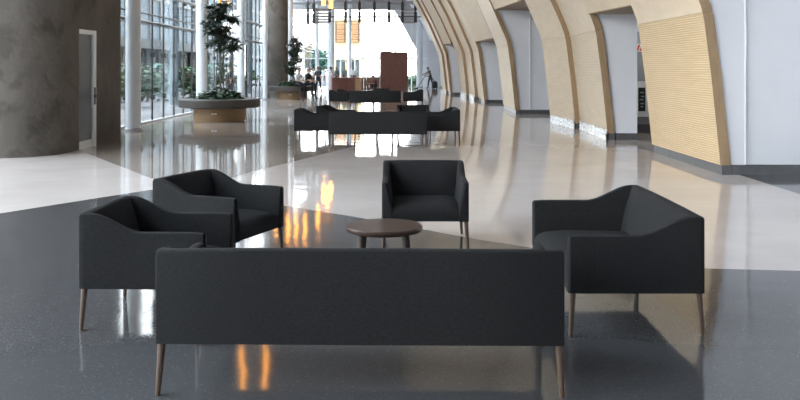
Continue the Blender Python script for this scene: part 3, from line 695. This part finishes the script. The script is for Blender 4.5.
    bm.to_mesh(me); bm.free(); me.name = 'person'
    o = link(bpy.data.objects.new('person', me)); o.location = loc; o.rotation_euler = (0, 0, rz); o.scale = (sc, sc, sc)
    hb = bmesh.new(); bmesh.ops.create_uvsphere(hb, u_segments=16, v_segments=12, radius=1)
    bmesh.ops.delete(hb, geom=[v for v in hb.verts if v.co.z < -0.35 or (v.co.y > 0.35 and v.co.z < 0.5)], context='VERTS')
    for v in hb.verts: v.co = Vector((v.co.x*0.084, v.co.y*0.104-0.006, v.co.z*0.127+0.004))+hc
    hm = bpy.data.meshes.new('hair'); hb.to_mesh(hm); hb.free(); hm.materials.append(hair)
    link(bpy.data.objects.new('hair', hm), o)
    return tag(o, label, 'person', group)
def on(x, y): X, Y = fl(x, y); return (X, Y, 0.0)
R90 = -PI/2
FW = {'l': (-0.03, 0.12, -0.22, 0.04, 0.22, 0.0), 'r': (0.03, 0.12, -0.22, -0.04, 0.22, 0.0)}
LAP = {'l': (-0.03, 0.1, -0.24, 0.06, 0.24, -0.03), 'r': (0.03, 0.1, -0.24, -0.06, 0.24, -0.03)}
# two sitting on the right rim of the farther planter (rim top 0.69)
person('person in white shirt sitting on the farther planter rim', (-5.74+0.42, 45.2-0.94, 0.70), math.radians(-140), M_SHIRTW, M_TROU, 'sit', arms=LAP)
person('person in black sitting leaning forward on the farther planter rim', (-5.74+0.86, 45.2-0.60, 0.70), math.radians(-122), M_SHIRTD, M_TROU, 'sit', arms=LAP)
person('person in white shirt and dark trousers standing beside person in black', on(313, 92.2), PI*0.6, M_SHIRTW, M_TROU, 'stand')
p4 = person('person standing in black clothes with pale shoulder straps', on(318.5, 93.8), PI*0.9, M_SHIRTD, M_TROU, 'walk', arms=FW)
person('person in pale clothes standing right of the person in black', on(324, 90.5), PI*0.7, M_SHIRTW, M_SHIRTW, 'stand')
person('person in pinkish shirt standing left of the redwood counter', on(330.5, 91.6), -PI*0.4, M_SHIRTP, M_SHIRTP, 'stand', arms=FW)
person('person in teal shirt behind left end of redwood counter', on(336.5, 89.0), PI, M_SHIRTT, M_TROU, 'stand')
person('person in teal shirt behind middle of redwood counter', on(344.5, 88.8), PI*0.8, M_SHIRTT, M_TROU, 'stand')
person('person in white shirt behind right part of redwood counter', on(353.5, 89.3), PI*1.1, M_SHIRTW, M_TROU, 'stand')
person('person in maroon crouching left of the tall redwood cabinet', on(376, 91.0), PI*0.7, M_SHIRTR, M_TROU, 'crouch', arms=FW)
cl = person('cleaner in grey shirt pushing a floor vacuum by the far wall', on(430.5, 88.6), PI*0.62, M_SHIRTG, M_KHAKI, 'push', arms={'l': (-0.03, 0.16, -0.2, 0.08, 0.22, -0.08), 'r': (0.03, 0.2, -0.16, -0.08, 0.24, -0.06)})
person('person in black outside the glass behind the nearer planter tree', (-9.6, 48.0, 0), PI*0.8, M_SHIRTD, M_TROU, 'stand')
bpy.data.objects.update() if hasattr(bpy.data.objects, 'update') else None
# straps of the standing person in black
for s in (-1, 1):
    MB().tube([(s*0.09, 0.125, 1.12), (s*0.1, 0.14, 1.3), (s*0.09, 0.06, 1.45), (s*0.09, -0.06, 1.42)], 0.022, 6).build('shoulder_strap', M_SHIRTG, p4, True)
# floor vacuum of the cleaner
cx_, cy_, _ = on(430.5, 88.6)
v = tag(empty('floor_vacuum', (cx_, cy_, 0)), 'dark canister vacuum with long wand held by the cleaner', 'vacuum')
MB().lathe([(0.2, 0.05), (0.24, 0.12), (0.24, 0.45), (0.17, 0.58), (0.06, 0.62)], 20, (0.32, -0.35)).build('canister', M_BLACK, v, True)
for dx, dy in ((-0.15, -0.15), (0.15, -0.15), (0, 0.18)):
    MB().lathe([(0.03, 0.0), (0.05, 0.02), (0.05, 0.06), (0.03, 0.08)], 10, (0.32+dx, -0.35+dy)).build('caster', M_STEEL, v)
MB().tube([(-0.42, -0.12, 1.0), (-0.75, -0.16, 0.55), (-1.08, -0.2, 0.07)], 0.025, 8).build('wand', M_STEEL, v, True)
MB().box((-1.25, -0.36, 0.0), (-1.0, -0.04, 0.07)).build('floor_head', M_BLACK, v)
MB().tube([(0.32, -0.35, 0.6), (0.1, -0.5, 0.85), (-0.2, -0.4, 1.0), (-0.42, -0.12, 1.0)], 0.028, 8).build('hose', M_BLACK, v, True)

# ================================================================ OUTSIDE
fb = tag(empty('facade_building', (-34, 0, 0)), 'added tall blue facade blocking the sky behind the annex beyond the left glazing', 'building')  # made-up building, raised to cover bright sky beyond the left glass
MB().box((-8, 30, -0.13), (0, 270, 24)).build('wall', M_BLUE, fb)
for k in range(48):
    MB().box((0, 30+5*k, 0.3), (0.25, 30.35+5*k, 24)).build('rib', M_BLDG, fb)
for z in (4, 7.5, 11, 14.5, 18, 21.5):
    MB().box((0, 30, z), (0.2, 270, z+0.5)).build('floor_band', M_BLDG, fb)
struct(MB().box((-90, -40, -0.3), (60, 200, -0.13)).build('ground', M_PAVE), 'paving outside the glazing, shade put into its colour')
# long low annex building along the left
AX = -17.0
bd = tag(empty('annex_building', (AX, 0, 0)), 'low annex building coloured as if shaded, seen through the left glazing', 'building')
MB().box((-8, 18, -0.13), (0, 78, 0.5)).build('base_wall', M_BLDG, bd)
MB().box((-8, 18, 2.9), (0.9, 78, 3.5)).build('roof', M_BLDG, bd)
for k in range(20):
    a = 18+3*k
    MB().box((-0.3, a, 0.5), (0, a+0.5, 2.9)).build('pier', M_BLDG, bd)
    w_ = MB().box((-0.35, a+0.5, 0.5), (-0.2, a+3, 2.9)).build('window', M_BWIN, bd)
    MB().box((-0.22, a+1.7, 0.5), (-0.14, a+1.8, 2.9)).build('window_bar', M_GREYSTEEL, w_)
for i, D in enumerate((36.3, 54.0)):
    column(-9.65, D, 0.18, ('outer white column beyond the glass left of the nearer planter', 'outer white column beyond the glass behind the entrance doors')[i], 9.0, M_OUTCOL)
def garden(name, loc, rad, label, m, n, seed, trunk=None, cat='shrub', grp=None, ln=0.35):
    g = tag(empty(name, loc), label, cat, grp)
    h0 = trunk or 0
    cs = []
    rnd = random.Random(seed)
    for k in range(7):
        a = rnd.uniform(0, 2*PI); q = rnd.uniform(0.2, 0.6)
        cs.append(((rad[0]*q*math.cos(a), rad[1]*q*math.sin(a), h0+rad[2]*rnd.uniform(0.5, 1.3)), (rad[0]*0.6, rad[1]*0.6, rad[2]*0.6)))
    leaf_cloud('foliage', m, g, cs, n, ln, ln*0.3, seed)
    MB().tube([(0, 0, 0), (0.05, 0.03, h0*0.5+0.1), (0, 0, h0+rad[2]*0.8)], [0.09, 0.07, 0.03], 7).build('trunk', M_BARK, g, True)
spots = [(-12.5, 25.5, 1.0), (-13.6, 30.5, 1.3), (-12.2, 38.5, 1.5), (-13.4, 45.0, 1.4), (-12.4, 51.0, 1.3), (-13.2, 58.5, 1.6), (-12.6, 66.0, 1.5)]
od = ('first', 'second', 'third', 'fourth', 'fifth', 'sixth', 'seventh')
for i, (x, y, r_) in enumerate(spots):
    garden('garden_shrub', (x, y, -0.13), (r_, r_, r_*0.85), 'leafy shrub beyond the left glazing, %s from the camera' % od[i], (M_HEDGE, M_HEDGEB)[i % 2], 700, 40+i, None, 'shrub', 'garden shrubs')
for i, (px, D, r_, tk) in enumerate(((298, 91, 1.9, 1.5), (307, 97, 1.9, 1.6), (315, 85, 1.5, 1.3), (318, 104, 1.6, 1.6), (287, 85, 1.9, 1.8))):
    garden('garden_tree', ((px-CX)/F*D, D, -0.13), (r_, r_, r_*0.9), 'pale green garden tree beyond the far glazing, %s' % ('second from left', 'third from left', 'fourth from left', 'rightmost', 'leftmost')[i], (M_HEDGEB, M_HEDGE)[i % 2], 900, 60+i, tk, 'tree', 'trees beyond the far glazing', 0.45)
for i, (px, D, r_) in enumerate(((373, 80, 0.6), (379, 85, 0.4), (365, 84, 0.4), (412, 79, 0.7), (417, 84, 0.9))):
    garden('garden_shrub', ((px-CX)/F*D, D, -0.13), (r_, r_, r_*0.9), 'low green shrub beyond the far glazing, %s' % ('beside the far doors', 'just left of the cabinet', 'right of the counter', 'right of the cabinet', 'left of the far column')[i], M_HEDGE, 500, 80+i, None, 'shrub', 'shrubs beyond the far glazing', 0.3)
# tan building with terracotta louvre bays beyond the far glazing
DB = 96.0
x0, x1 = at(334, 0, DB)[0], at(361, 0, DB)[0]
bd = tag(empty('louvred_building', (0, DB, 0)), 'tan building with terracotta louvres beyond the far glazing', 'building')
MB().box((x0, 0.3, -0.13), (x1, 9, 7.2)).build('wall', M_TAN, bd)
for a, e in ((336, 345), (350.5, 359)):
    A, E = at(a, 0, DB)[0], at(e, 0, DB)[0]; z0 = at(0, 42, DB)[2]
    MB().box((A-0.06, -0.1, z0), (A+0.06, 0.3, 7.0)).box((E-0.06, -0.1, z0), (E+0.06, 0.3, 7.0)).build('louvre_frame', M_STEEL, bd)
    for k in range(9): MB().box((A, -0.05, z0+0.05+k*0.28), (E, 0.1, z0+0.22+k*0.28)).build('louvre', M_LATT, bd)
    w_ = MB().box((A, 0.2, 0.1), (E, 0.29, 2.6)).build('window', M_BWIN, bd)
    MB().box(((A+E)/2-0.05, 0.1, 0.1), ((A+E)/2+0.05, 0.2, 2.6)).build('window_bar', M_WHITE, w_)
for o in bpy.data.objects:                       # parts carry no category
    if o.parent is not None and 'category' in o: del o['category']
